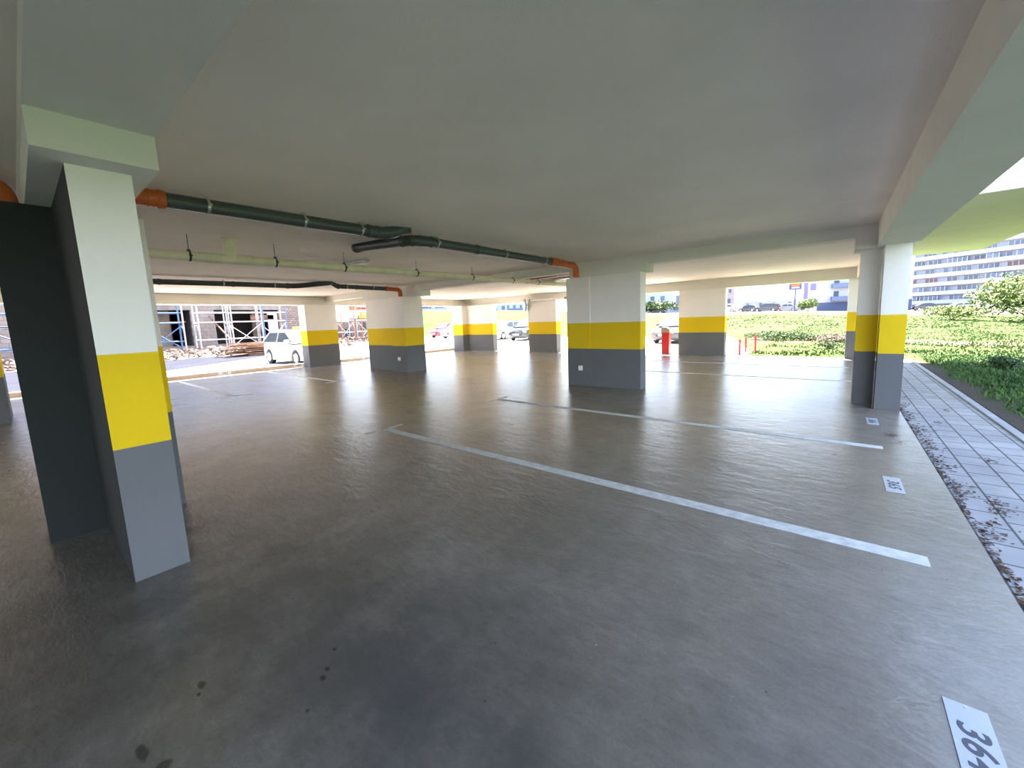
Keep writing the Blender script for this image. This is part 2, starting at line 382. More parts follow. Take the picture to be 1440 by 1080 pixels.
# ------------------------------------------------------------------ floor markings and number plates
def strip(mb, x0, x1, y0, y1, z=.003): mb.box(x0, x1, y0, y1, .0002, z)
def mark(label, x0, x1, y, w=.12, tx=None):
    mb = MB(); strip(mb, x0, x1, y-w/2, y+w/2)
    if tx is not None: strip(mb, tx-.06, tx, y-.3, y-w/2); strip(mb, tx-.06, tx, y+w/2, y+.3)
    tag(mb.build('parking_line', 'line'), label, 'parking line', 'white parking bay lines')
mark('nearest long white line, ending between plates 364 and 365', -5.1, .5, 3.13, tx=-5.1)
mark('second white line, ending beyond plate 365 before the double column', -5.1, .46, 5.56, w=.11, tx=-5.1)
mark('white line on the far side of the middle column row, nearer one', -5.0, .3, 10.45, w=.1)
mark('faint white line nearest to the far right opening', -5.0, .3, 12.9, w=.1)
mark('white line on the left starting just beside the nearest column', -15.7, -10.9, 2.93, tx=-10.85)
mark('white line on the left leading to the white hatchback', -15.9, -10.9, 5.3, tx=-10.85)

def text_mesh(name, s, size, mat, parent, shear=.25, ext=.0006):
    cu = bpy.data.curves.new(name, 'FONT'); cu.body = s; cu.size = size; cu.align_x = 'CENTER'; cu.align_y = 'CENTER'
    cu.extrude = ext; cu.offset = size*.018; cu.shear = shear; cu.space_character = 1.12
    o = bpy.data.objects.new(name, cu); COL.objects.link(o)
    me = bpy.data.meshes.new_from_object(o.evaluated_get(bpy.context.evaluated_depsgraph_get()))
    bpy.data.objects.remove(o); me.materials.clear(); me.materials.append(M[mat])
    r = bpy.data.objects.new(name, me); COL.objects.link(r); r.parent = parent; return r
def plate(label, num, loc, rot, L=.38, W=.118):
    t = thing('number_plate', label, 'number plate', loc, 0, 'bay number plates'); t.rotation_euler = rot
    mb = MB(); mb.box(-L/2, L/2, -W/2, W/2, .0002, .004); mb.build('plate', 'plate', t, bevel=.001)
    n = text_mesh('number', num, W*.92, 'plate_ink', t); n.location = (0, -.002, .0046); n.scale = (1.15, 1, 1)
    for x in (-L/2+.015, L/2-.015): mb = MB(); mb.tube([(x, 0, .004), (x, 0, .0062)], .004, n=8); mb.build('screw', 'steel', t)
plate('plate 364 on the floor in the bottom right corner', '364', (.45, 1.83, 0), (0, 0, -PI/2))
plate('plate 365 on the floor between the two long lines', '365', (.45, 4.41, 0), (0, 0, -PI/2))
plate('plate 366 on the floor in front of the slim double column', '366', (.44, 6.83, 0), (0, 0, -PI/2))
plate('small number plate on the left kerb, the one nearest the camera', '382', (-16.5, 4.25, .066), (PI/2, 0, PI/2), .36, .1)
plate('small number plate on the left kerb in front of the white hatchback', '383', (-16.5, 6.62, .066), (PI/2, 0, PI/2), .36, .1)
plate('small number plate on the left kerb seen between two columns', '384', (-16.5, 9.45, .066), (PI/2, 0, PI/2), .36, .1)

# sockets
def socket(label, x, y, z):
    t = thing('wall_socket', label, 'wall socket', (x, y, z), 0, 'column sockets')
    mb = MB(); mb.box(-.045, .045, -.05, 0, -.055, .055); mb.build('housing', 'white_plastic', t, bevel=.008)
    mb = MB(); mb.box(-.036, .036, -.058, -.05, -.046, .03); mb.build('cover_flap', 'white_plastic', t, bevel=.004)
socket('white socket box on the grey base of the middle column', -4.46, 7.64, .40)
socket('white socket box on the grey base of the column left of centre', -10.95, 7.42, .42)

# ------------------------------------------------------------------ pipes
def arc_pts(p0, p1, p2, r, n=6):
    """fillet polyline corner p0-p1-p2"""
    p0, p1, p2 = map(Vector, (p0, p1, p2)); a = (p0-p1).normalized(); b = (p2-p1).normalized()
    out = []
    for i in range(n+1):
        t = i/n; q0 = p1+a*r*(1-t); q1 = p1+b*r*t; out.append(q0*(1-t)+q1*t)
    return out
def lerp(a, b, t): return tuple(a[i]+(b[i]-a[i])*t for i in range(3))
def collar(mb, p, d, r, L, mat=None):
    d = Vector(d).normalized(); p = Vector(p); mb.tube([p-d*L/2, p-d*(L/2-.006), p+d*(L/2-.006), p+d*L/2], [r*.97, r, r, r*.97], mat, 16)
def clamp(parent, p, d, r, ztop=2.7, mat='steel'):
    d = Vector(d).normalized(); mb = MB(); collar(mb, p, d, r+.006, .022)
    side = d.cross(Vector((0, 0, 1))).normalized()
    mb.obox(Vector(p)+Vector((0, 0, r+.012)), (.03, .03, .02)); mb.obox(Vector(p)+side*(r+.012), (.03, .03, .02))
    mb.tube([Vector(p)+Vector((0, 0, r)), (p[0], p[1], ztop)], .004, n=6)
    c = mb.build('pipe_clamp', mat, parent); return c
def pipe_thing(name, label, cat='pipe'):
    return thing(name, label, cat, (0, 0, 0))
R = .062
# dark green drain pipe starting behind the nearest column
t = pipe_thing('drain_pipe', 'dark green drain pipe running from the nearest column, its elbow turned up into the ceiling')
a, b = (-4.5, .75, 2.605), (-4.43, 2.75, 2.612)
mb = MB(); mb.tube([a, b], R, n=20); mb.build('straight_pipe', 'pipe_green', t, smooth=True)
mb = MB(); mb.tube([(-4.5, .64, 2.605), (-4.5, .90, 2.605)], R+.006, n=20); collar(mb, (-4.5, .88, 2.605), (0, 1, 0), R+.014, .05); collar(mb, (-4.5, .80, 2.605), (0, 1, 0), R+.010, .02)
mb.build('socket_end', 'pipe_orange', t, smooth=True)['label'] = 'orange pipe end'
mb = MB(); e = arc_pts((-4.43, 2.6, 2.612), (-4.42, 3.0, 2.612), (-4.34, 3.22, 2.75), .17, 8)
mb.tube([(-4.432, 2.68, 2.612)]+e+[(-4.34, 3.22, 2.715)], R+.008, n=20)
for q, d in (((-4.43, 2.70, 2.612), (0, 1, 0)), ((-4.425, 2.80, 2.612), (0, 1, 0)), (e[3], e[4]-e[2]), (e[-1], e[-1]-e[-2])): collar(mb, q, d, R+.014, .02)
mb.build('elbow', 'pipe_green', t, smooth=True)
for k in (.22, .62, .93): clamp(t, lerp(a, b, k), (0, 1, 0), R)
# second drain pipe with the orange bend over the middle column
t = pipe_thing('drain_pipe', 'dark grey drain pipe with an orange bend dropping into the middle column')
p0, p1, p2, p3 = (-5.75, 3.27, 2.66), (-4.47, 3.40, 2.612), (-4.46, 6.55, 2.612), (-4.46, 7.5, 2.60)
mb = MB(); mb.tube([p0, lerp(p0, p1, .86)], R, n=20); mb.build('branch_pipe', 'pipe_grey', t, smooth=True)
mb = MB(); collar(mb, lerp(p0, p1, .03), Vector(p1)-Vector(p0), R+.01, .06); collar(mb, lerp(p0, p1, .1), Vector(p1)-Vector(p0), R+.006, .03); mb.build('end_coupling', 'pipe_grey', t, smooth=True)
mb = MB(); q = arc_pts(p0, p1, p2, .26, 8); mb.tube(q, R+.008, n=20)
for w in (0, 3, 5, 8): collar(mb, q[w], q[min(w+1, 8)]-q[max(w-1, 0)], R+.014, .025)
mb.build('elbow', 'pipe_green', t, smooth=True)
mb = MB(); mb.tube([q[-1], p2], R, n=20); collar(mb, (-4.465, 4.55, 2.612), (0, 1, 0), R+.01, .07); mb.build('straight_pipe', 'pipe_green', t, smooth=True)
mb = MB(); q2 = arc_pts(p2, p3, (-4.46, 7.5, 2.3), .13, 8)
mb.tube([p2]+q2+[(-4.46, 7.5, 2.371)], R+.006, n=20)
for yy in (6.55, 6.62, 6.78): collar(mb, (-4.46, yy, 2.612), (0, 1, 0), R+.018, .03)
collar(mb, (-4.46, 7.5, 2.40), (0, 0, 1), R+.012, .03); collar(mb, q2[0], (0, 1, 0), R+.012, .03)
mb.build('orange_bend', 'pipe_orange', t, smooth=True)['label'] = 'orange plastic bend and pipe end'
for y in (3.75, 5.2, 6.35, 7.0): clamp(t, (-4.463, y, 2.61), (0, 1, 0), R)
# cream main with hangers
t = pipe_thing('water_main', 'long cream pipe hung on thin rods below the ceiling')
def cy(y): return (-6.37+.0*y, y, 2.425+.007*y)
mb = MB(); mb.tube([cy(-14.7), cy(14.5)], .058, n=20)
for y in (1.62, 2.12, 5.6, 9.5): collar(mb, cy(y), (0, 1, 0), .066, .05)
mb.build('straight_pipe', 'pipe_cream', t, smooth=True)
mb = MB(); c = cy(1.87); mb.tube([c, (c[0], c[1], 2.68), (c[0], c[1], 2.682), (c[0], c[1], 2.699)], [.072, .072, .085, .085], n=20); mb.tube([cy(1.65), cy(2.09)], .066, n=20)
mb.build('riser_tee', 'pipe_cream', t, smooth=True)
for y in (-6, -4, -2, 1.44, 2.40, 3.41, 4.82, 6.29, 7.67, 8.72, 10.3, 12): clamp(t, cy(y), (0, 1, 0), .058, 2.52 if 7.6 < y < 8.1 or -.2 > y > 0 else 2.7, 'dark_metal')
# far grey drain pipes
t = pipe_thing('drain_pipe', 'dark grey drain pipe far left, running under the beam and bending up to the ceiling')
a, b = (-11.45, .9, 2.58), (-11.1, 4.55, 2.585)
mb = MB(); mb.tube([a, b], .06, n=16)
for k in (.3, .65): collar(mb, lerp(a, b, k), (0, 1, 0), .068, .05)
mb.build('straight_pipe', 'pipe_grey', t, smooth=True)
mb = MB(); mb.tube(arc_pts(lerp(a, b, .9), b, (-10.72, 5.2, 2.64), .12, 5)+[(-10.7, 5.25, 2.66), (-10.68, 5.33, 2.71)], .066, n=16); collar(mb, lerp(a, b, .96), (0, 1, 0), .074, .05)
mb.build('elbow', 'pipe_grey', t, smooth=True)
for k in (.25, .6, .88): clamp(t, lerp(a, b, k), (0, 1, 0), .06)
t = pipe_thing('drain_pipe', 'dark grey drain pipe with a red-brown bend dropping into the column left of centre')
a, b = (-10.85, 5.55, 2.60), (-10.8, 7.0, 2.59)
mb = MB(); mb.tube([(-10.88, 5.42, 2.70), (-10.87, 5.46, 2.66)]+[a, b], .06, n=16); collar(mb, (-10.83, 6.1, 2.597), (0, 1, 0), .068, .05); collar(mb, (-10.85, 5.58, 2.60), (0, 1, 0), .072, .05)
mb.build('straight_pipe', 'pipe_grey', t, smooth=True)
mb = MB(); mb.tube([b]+arc_pts(b, (-10.8, 7.5, 2.58), (-10.8, 7.5, 2.3), .12, 6)+[(-10.8, 7.5, 2.36)], .064, n=16); collar(mb, (-10.8, 7.04, 2.59), (0, 1, 0), .076, .06)
mb.build('red_brown_bend', 'pipe_orange', t, smooth=True)['label'] = 'red-brown plastic bend'
for y in (5.8, 6.6): clamp(t, (-10.82, y, 2.595), (0, 1, 0), .06)
# orange bend left of the nearest column
t = pipe_thing('drain_pipe', 'orange pipe bend above the dark side wall at the top left edge')
mb = MB(); mb.tube([(-4.78, -2.2, 2.61), (-4.78, -.3, 2.61)]+arc_pts((-4.78, -.3, 2.61), (-4.78, .07, 2.6), (-4.78, .07, 2.3), .12, 6)+[(-4.78, .07, 2.421)], .068, n=20)
collar(mb, (-4.78, -.12, 2.61), (0, 1, 0), .08, .05); mb.build('bend', 'pipe_orange', t, smooth=True)
mb = MB(); mb.tube([(-4.78, -5.2, 2.61), (-4.78, -2.2, 2.61)], .062, n=20); mb.build('straight_pipe', 'pipe_green', t, smooth=True)
clamp(t, (-4.78, -.25, 2.61), (0, 1, 0), .07)
# red pipe and cable tray in the far bay
t = pipe_thing('sprinkler_pipe', 'thin dark red pipe fixed under the ceiling behind the cross beam')
mb = MB(); mb.tube([(-6.95, 8.75, 2.6), (-4.4, 8.45, 2.6)], .028, n=10); mb.build('straight_pipe', 'red_pipe', t, smooth=True)
for x in (-6.6, -5.6): clamp(t, (x, 8.71-(x+6.95)*.118, 2.6), (1, -.12, 0), .028)
t = thing('cable_tray', 'grey perforated cable tray hung under the ceiling behind the middle column', 'cable tray', (0, 0, 0))
mb = MB()
for dy in (0, .3): mb.box(-6.7, -4.3, 9.05+dy, 9.065+dy, 2.55, 2.61)
for i in range(30): mb.box(-6.7+i*.08, -6.67+i*.08, 9.065, 9.35, 2.55, 2.556)
mb.build('tray', 'steel', t)
for k in range(3): mb = MB(); mb.tube([(-6.7, 9.12+k*.07, 2.575), (-5.5, 9.14+k*.07, 2.58), (-4.3, 9.11+k*.07, 2.575)], .018, n=8); mb.build('cable', 'dark_metal', t)
for x in (-6.5, -4.6):
    for dy in (.01, .31): mb = MB(); mb.tube([(x, 9.05+dy, 2.61), (x, 9.05+dy, 2.7)], .005, n=6); mb.build('hanger', 'steel', t)
# ceiling light
def ceiling_light(label, x, y):
    t = thing('ceiling_light', label, 'ceiling light', (x, y, 2.7), .15)
    mb = MB(); mb.box(-.31, .31, -.05, .05, -.035, 0); mb.build('housing', 'steel', t, bevel=.01)
    mb = MB(); mb.box(-.29, .29, -.045, .045, -.07, -.035); mb.build('diffuser', 'white_plastic', t, bevel=.015)
ceiling_light('slim ceiling light with a white diffuser behind the cream pipe', -7.12, 4.05)
# white bar hung under the far beam
t = thing('hanging_bar', 'long white bar hung on two dark brackets under the far beam', 'bar', (-10.4, 14.9, 2.42))
mb = MB(); mb.box(-.98, .98, -.03, .03, -.055, .0); mb.build('bar', 'white_plastic', t, bevel=.01)
for x in (-.97, .97):
    mb = MB(); mb.box(x-.02, x+.02, -.035, .035, -.075, .02); mb.box(x-.01, x+.01, .03, .3, -.01, .02); mb.build('bracket', 'dark_metal', t)
t = thing('round_mirror', 'round grey traffic mirror beside the far column under the white bar', 'mirror', (-11.72, 14.95, 2.2), PI*.78)
mb = MB(); n = 28
for (r, y, r2, y2) in ((0, -.06, .12, -.05), (.12, -.05, .24, 0)): pass
vs = [(0, .07, 0)]+[(.26*math.cos(k*2*PI/n), .03, .26*math.sin(k*2*PI/n)) for k in range(n)]
mb.add(vs, [(0, 1+k, 1+(k+1) % n) for k in range(n)], 'steel'); mb.build('mirror_face', 'steel', t, smooth=True)
mb = MB(); mb.tube([(0, -.02, 0), (0, .03, 0)], .285, n=28); mb.build('rim', 'grey', t, smooth=True)
mb = MB(); mb.tube([(0, -.02, 0), (.0, -.1, 0), (-.05, -.14, 0), (-.14, -.14, 0)], .015, n=8); mb.build('arm', 'dark_metal', t)

# ------------------------------------------------------------------ paving, kerb, road, ground
S('trim_10', (.79, 1.66, YB-2, 15.6, -.15, -.012), mat='paving', label='grey concrete paver strip along the right edge')
mb = MB()
y = YB-2
while y < 15.6:
    mb.box(1.66, 1.75, y+.004, min(y+.996, 15.6), -.18, .012); y += 1
struct(mb.build('trim_11', 'pave_kerb', bevel=.008), 'kerb stones between pavers and grass')

def interp(x, xs, ys):
    if x <= xs[0]: return ys[0]
    for i in range(1, len(xs)):
        if x <= xs[i]: return ys[i-1]+(ys[i]-ys[i-1])*(x-xs[i-1])/(xs[i]-xs[i-1])
    return ys[-1]
def gz(x, y):
    th = math.degrees(math.atan2(-x, y)); r = math.hypot(x, y)
    if abs(th) > 75 : th = 75 if th > 0 else -75
    zf = interp(th, (-30, -15, -7, 5, 20, 37, 52, 62, 70), (-.2, .1, .55, 1.42, 2.0, 3.2, 3.9, 2, 0))
    r0 = interp(th, (8, 20, 37, 52, 70), (20, 30, 41, 50, 60)); r1 = interp(th, (-10, 8, 20, 37, 52, 70), (85, 85, 90, 72, 74, 90))
    k = min(1, max(0, (r-r0)/(r1-r0))); k = k*k*(3-2*k)
    return zf*k
def in_paved(x, y):
    if x < 1.74 and y < 15.6: return True
    return x < -2.5 and y < interp(x, (-60, -34, -19, -5, -2.5), (36, 33, 29, 27.5, 17)) or x < -16
def paved_drop(x, y):
    if math.hypot(x, y) > 55: return 0
    return -.12 if in_paved(x, y) else 0
def axis(a, b, fine):
    out = []; v = a
    while v < b:
        out.append(v); d = abs(v-fine); v += .5 if d < 14 else (1.0 if d < 30 else (2.5 if d < 70 else 6))
    return out+[b]
xs = sorted(set(axis(-170, 140, 2)+[1.70, 1.80, -2.45, -2.55])); ys = axis(-40, 320, 14)
ys = sorted(set(ys+[15.58, 15.64]))
mb = MB()
vs = []
for y in ys:
    for x in xs:
        z = gz(x, y)+paved_drop(x, y)
        if not in_paved(x, y) and math.hypot(x, y) < 80: z += .05*math.sin(x*1.3+y*.7)*math.sin(y*.9-x*.4)*(min(1, max(0, x-1.8)) if y < 15.6 else 1)
        vs.append((x, y, z-.02))
nx = len(xs); mb.add(vs, [(j*nx+i, j*nx+i+1, (j+1)*nx+i+1, (j+1)*nx+i) for j in range(len(ys)-1) for i in range(nx-1)], 'ground')
struct(mb.build('ground', 'ground', smooth=True), 'green meadow with bare earth patches rising to a far street')
mb = MB()
poly = [(-2.5, 15.6), (-2.5, 17), (-5, 27.4), (-19, 29), (-34, 33), (-60, 36), (-90, 40), (-90, -30), (-16.8, -30), (-16.8, 15.6)]
mb.add([(x, y, -.02) for x, y in poly]+[(x, y, -.15) for x, y in poly], [tuple(range(len(poly)))]+[(i, (i+1) % len(poly), (i+1) % len(poly)+len(poly), i+len(poly)) for i in range(len(poly))], 'road')
struct(mb.build('road', 'road'), 'pale sunlit concrete road outside')
mb = MB(); poly = [(-21.4, 3.75), (-25.8, 8.9), (-29.5, 12.5), (-31, 12), (-31, -28), (-18.6, -28), (-18.6, .6)]  # shade on the road, put in as a dark bluish colour patch
mb.add([(x, y, -.012) for x, y in poly], [tuple(range(len(poly)))[::-1]], 'road_shade')
struct(mb.build('road_shade_patch', 'road_shade'), 'dark bluish patch painted as shade on the road beside the building site')

# ------------------------------------------------------------------ vegetation
def blades(n, region, h, w, mat, name, label, cat='grass', dens=None, lean=.5):
    mb = MB(); k = 0
    while k < n:
        x, y = region()
        if dens and random.random() > dens(x, y): continue
        z = gz(x, y)-.02; hh = rng(*h); a = rng(0, 2*PI); ww = rng(*w)
        dx, dy = math.cos(a)*ww/2, math.sin(a)*ww/2; la = rng(0, 2*PI); ll = hh*rng(.1, lean)
        mx, my = x+math.cos(la)*ll*.35, y+math.sin(la)*ll*.35
        mb.add([(x-dx, y-dy, z), (x+dx, y+dy, z), (mx+dx*.8, my+dy*.8, z+hh*.6), (mx-dx*.8, my-dy*.8, z+hh*.6), (x+math.cos(la)*ll, y+math.sin(la)*ll, z+hh)],
               [(0, 1, 2, 3), (3, 2, 4)], mat); k += 1
    return tag(mb.build(name, mat), label, cat, kind='stuff')
def clump(x, y): return .5+.5*math.sin(x*3.1+math.sin(y*2.3)*2)*math.sin(y*2.7+math.sin(x*1.9)*2)
blades(26000, lambda: (1.98+abs(random.gauss(0, 2.6)), rng(2, 17)), (.04, .12), (.012, .03), 'grass', 'near_grass', 'dark green weedy grass in the building shade beside the paving', dens=lambda x, y: (.15+.85*clump(x, y))*min(1, .15+(x-1.95)/.6), lean=1.2)
blades(22000, lambda: (rng(-2.4, 26), 15.9+abs(random.gauss(0, 12))), (.03, .09), (.03, .07), 'grass_far', 'meadow_grass', 'sunny yellow-green meadow grass beyond the far edge', dens=lambda x, y: .1+.9*clump(x*.5, y*.4))
blades(5000, lambda: (rng(-14, 30), rng(36, 60)), (.04, .10), (.08, .2), 'grass_far', 'distant_meadow_grass', 'yellow-green grass on the slope below the far street', dens=lambda x, y: .1+.9*clump(x*.2, y*.15))

def leaf_cluster(mb, c, rad, n, size, mat, flat=1):
    for _ in range(n):
        while True:
            p = Vector((rng(-1, 1), rng(-1, 1), rng(-1, 1)))
            if .25 < p.length < 1: break
        p = Vector((c[0]+p.x*rad[0], c[1]+p.y*rad[1], c[2]+p.z*rad[2]))
        a = Vector((rng(-1, 1), rng(-1, 1), rng(-1, 1))).normalized(); b = a.orthogonal().normalized(); s = rng(.6, 1.2)*size
        mb.add([p-a*s, p+b*s*.45, p+a*s, p-b*s*.45], [(0, 1, 2, 3)], mat)
def shrub(label, x, y, w, h, mat, n=1500, size=.1, name='shrub', dome=6):
    z = gz(x, y)-.05; t = thing(name, label, name, (x, y, z))
    mb = MB(); sm = MB()
    for i in range(dome):
        a = i*2.4; r = w*.28*(i/dome)**.5*1.4; ch = h*rng(.5, .68) if i else h*.65
        c = (math.cos(a)*r, math.sin(a)*r, ch)
        leaf_cluster(mb, c, (w*.32, w*.32, h*.36), n//dome, size, mat)
        sm.tube([(c[0]*.15, c[1]*.15, 0), (c[0]*.6, c[1]*.6, ch*.5), c], [.03*h/2+.01, .02, .008], n=6)
    mb.build('foliage', mat, t); sm.build('stem', 'leaf_brown', t)
shrub('tall light green bush at the right edge of the photo', 12.0, 46.5, 6.4, 3.7, 'bush', 9000, .17, 'bush', 12)
shrub('light green bush in the middle of the low growth by the right edge', 8.0, 50.0, 3.4, 1.3, 'bush', 1800, .13, 'bush')
shrub('dark green weed clump in the sunny meadow', -2.6, 24.6, 2.6, .48, 'weed', 2200, .07, 'weed_clump', 8)
shrub('dark green weed tuft right of the larger dark clump', -1.2, 24.0, 1.3, .4, 'weed', 700, .06, 'weed_clump')
shrub('dry pinkish weeds left of the far right corner column', .1, 23.6, 1.9, .38, 'dry_weed', 1500, .06, 'weed_clump', 8)
shrub('small grey-green weed tuft at the foot of the dry pinkish weeds', -.2, 19.6, .7, .3, 'weed', 400, .05, 'weed_clump')
shrub('dark leafy weed standing up at the edge of the shaded grass', 3.05, 13.6, .55, .4, 'weed', 350, .05, 'weed_clump')
shrub('broad leafy weed at the edge of the shaded grass, nearer the camera', 3.3, 11.0, .8, .35, 'weed', 500, .05, 'weed_clump')
shrub('pale bush below the billboard', -4.6, 96, 2.8, 2.4, 'bush', 900, .3, 'bush')
shrub('scrubby bush on the slope right of the middle column', -33.0, 88, 9.0, 2.6, 'weed', 2200, .35, 'bush', 9)

# brown leaf litter in the gutter along the slab edge
mb = MB()
for _ in range(1500):
    y = rng(.8, 9.5); x = .8+abs(random.gauss(0, .022 if clump(3, y*1.7) < .5 else .07)); z = -.010+rng(0, .012)
    a = rng(0, 2*PI); s = rng(.008, .022); q = rng(-.5, .5)
    ca, sa = math.cos(a)*s, math.sin(a)*s
    mb.add([(x-ca, y-sa, z), (x+sa*.4, y-ca*.4, z+s*q), (x+ca, y+sa, z+.002), (x-sa*.4, y+ca*.4, z-s*q*.1)], [(0, 1, 2, 3)], 'leaf_brown')
for (cx, cy_, n) in ((1.03, 4.42, 60), (1.0, 4.25, 50), (1.25, 5.6, 30), (.57, 6.15, 45), (.62, 5.85, 20), (1.3, 8.1, 30), (1.1, 7.2, 30)):
    for _ in range(n):
        x = random.gauss(cx, .035); y = random.gauss(cy_, .05); z = .003 if x < .79 else -.009; a = rng(0, 2*PI); s = rng(.006, .018)
        ca, sa = math.cos(a)*s, math.sin(a)*s
        mb.add([(x-ca, y-sa, z), (x+sa*.4, y-ca*.4, z+.003), (x+ca, y+sa, z+.002), (x-sa*.4, y+ca*.4, z)], [(0, 1, 2, 3)], 'leaf_brown')
tag(mb.build('leaf_litter', 'leaf_brown'), 'brown leaf litter along the edge between concrete floor and pavers', 'leaves', kind='stuff')

# ------------------------------------------------------------------ cars
def make_car(label, paint, loc, rz, kind='hatch', L=4.0, W=1.7, H=1.48, taxi=False, group=None, glass='glass'):
    """length along +x (front), origin on the ground"""
    t = thing('car', label, 'car', loc, rz, group)
    h2 = W/2
    prof = {'hatch': dict(belt=[(-.5, .62), (-.49, .92), (-.2, .92), (.12, .90), (.27, .86), (.42, .74), (.49, .60)], roof=[(-.485, .93), (-.43, 1.2), (-.36, 1.38), (-.2, 1.47), (-.04, 1.46), (.07, 1.36), (.285, .90)]),
            'sedan': dict(belt=[(-.5, .66), (-.48, .92), (-.3, .95), (.1, .92), (.22, .88), (.40, .78), (.49, .60)], roof=[(-.36, .95), (-.22, 1.34), (-.12, 1.42), (.04, 1.42), (.12, 1.33), (.26, .88)]),
            'suv': dict(belt=[(-.5, .7), (-.49, 1.0), (-.2, 1.0), (.12, .98), (.25, .94), (.42, .84), (.49, .66)], roof=[(-.48, 1.0), (-.43, 1.44), (-.3, 1.56), (.0, 1.58), (.09, 1.48), (.25, .96)])}[kind]
    s = H/{'hatch': 1.48, 'sedan': 1.42, 'suv': 1.58}[kind]
    # lower body: outline with wheel arches, lofted across the width
    wr = .31; ax = (-.31*L, .31*L)
    belt = [(x*L, z*s) for x, z in prof['belt']]
    low = .2
    bottom = [(.49*L, .30), (.47*L, low)]
    for c in (ax[1], ax[0]):
        for k in range(9):
            a = PI*k/8; bottom.append((c+math.cos(a)*(wr+.05), max(low, .31+math.sin(a)*(wr+.05)) if 0 < k < 8 else low))
    bottom += [(-.48*L, low), (-.5*L, .34)]
    out = belt+bottom
    mb = MB(); n = len(out); rings = []
    for (yy, sh) in ((-h2, .985), (-h2*.93, 1), (0, 1.0), (h2*.93, 1), (h2, .985)):
        ring = []
        for i, (x, z) in enumerate(out):
            k = abs(yy)/h2; taper = 1-.06*k**2*(abs(x)/(L/2))**3
            zz = z-(.03 if i < len(belt) and abs(yy) == h2 else 0)
            ring.append((x*taper*(sh if abs(yy) == h2 else 1), yy*(1-.10*(abs(x)/(L/2))**4), zz))
        rings += ring
    fs = [(j*n+i, (j+1)*n+i, (j+1)*n+(i+1) % n, j*n+(i+1) % n) for j in range(4) for i in range(n)]
    mb.add(rings, fs, paint)
    # side walls triangulated by column quads between belt/bottom
    for j, flip in ((0, False), (4, True)):
        f = [j*n+i for i in range(n)]
        mb.add(rings, [tuple(f if flip else f[::-1])], paint)
    body = mb.build('body', paint, t, smooth=True)
    rf = [(x*L, z*s) for x, z in prof['roof']]
    def ry(z, k=1): return (h2*.94-(z-.9*s)/(1.48*s-.9*s)*h2*.20)*k
    mb = MB(); vs = []
    for x, z in rf: vs += [(x, -ry(z), z-.0), (x, -ry(z)*.8, z+.015), (x, ry(z)*.8, z+.015), (x, ry(z), z)]
    m = len(rf); fs = []
    for i in range(m-1):
        for k in range(3): fs.append((i*4+k, (i+1)*4+k, (i+1)*4+k+1, i*4+k+1))
    fs.append(tuple(i*4 for i in range(m))[::-1]); fs.append(tuple(i*4+3 for i in range(m))); fs.append(tuple([0, 1, 2, 3]))
    mb.add(vs, fs, paint); mb.build('roof', paint, body, smooth=True)
    # glass panels sit just proud of the cabin
    e = .012
    for nm, (i0, i1) in (('windscreen', (m-1, m-2)), ('rear_window', (0, 1))):
        a, b = rf[i0], rf[i1]; d = e if nm == 'windscreen' else -e; mb = MB()
        pa = (a[0]*.93+b[0]*.07+d, a[1]*.93+b[1]*.07+e+.015); pb = (a[0]*.08+b[0]*.92+d, a[1]*.08+b[1]*.92+e+.015)
        ya, yb = ry(pa[1])*.86, ry(pb[1])*.82
        mb.add([(pa[0], -ya, pa[1]), (pa[0], ya, pa[1]), (pb[0], yb, pb[1]), (pb[0], -yb, pb[1])], [(0, 1, 2, 3)], None)
        mb.build(nm, 'teal_glass' if nm == 'windscreen' else 'glass', t)
    zb, zt = .97*s, max(z for x, z in rf)-.10
    def xat(z, side):
        pts = rf[:3] if side < 0 else rf[-3:][::-1]
        for (x0, z0), (x1, z1) in zip(pts, pts[1:]):
            if z0 <= z <= z1: return x0+(x1-x0)*(z-z0)/(z1-z0)
        return pts[-1][0]
    xr0, xr1 = xat(zb, -1)+.12, xat(zt, -1)+.14; xf0, xf1 = xat(zb, 1)-.12, xat(zt, 1)-.12; xm = (xr0+xf0)/2-.02
    for sd in (-1, 1):
        mb = MB()
        for (q0, q1, q2, q3) in ((xr0, xm-.04, xm-.05, xr1), (xm+.04, xf0, xf1, xm+.03)):
            y0, y1 = (ry(zb)+e)*sd, (ry(zt)+e)*sd
            f = [(q0, y0, zb), (q1, y0, zb), (q2, y1, zt), (q3, y1, zt)]; mb.add(f, [(0, 1, 2, 3)] if sd < 0 else [(3, 2, 1, 0)])
        mb.build('side_window', 'glass', t)
    for x in ax:
        for sd in (-1, 1):
            w = MB(); y0 = sd*(h2-.02); y1 = sd*(h2-.21); w.tube([(x, y1, wr), (x, y1+sd*.02, wr), (x, y0-sd*.02, wr), (x, y0, wr)], [wr*.93, wr, wr, wr*.93], n=24)
            wo = w.build('wheel', 'rubber', t, smooth=True)
            w = MB(); w.tube([(x, y0, wr), (x, y0+sd*.008, wr)], wr*.62, n=20)
            for k in range(5):
                a = k*2*PI/5; w.obox((x+math.cos(a)*wr*.34, y0+sd*.012, wr+math.sin(a)*wr*.34), (wr*.62, .012, .05), 0, None, 0, -a)
            w.build('hub_cap', 'alloy', wo)
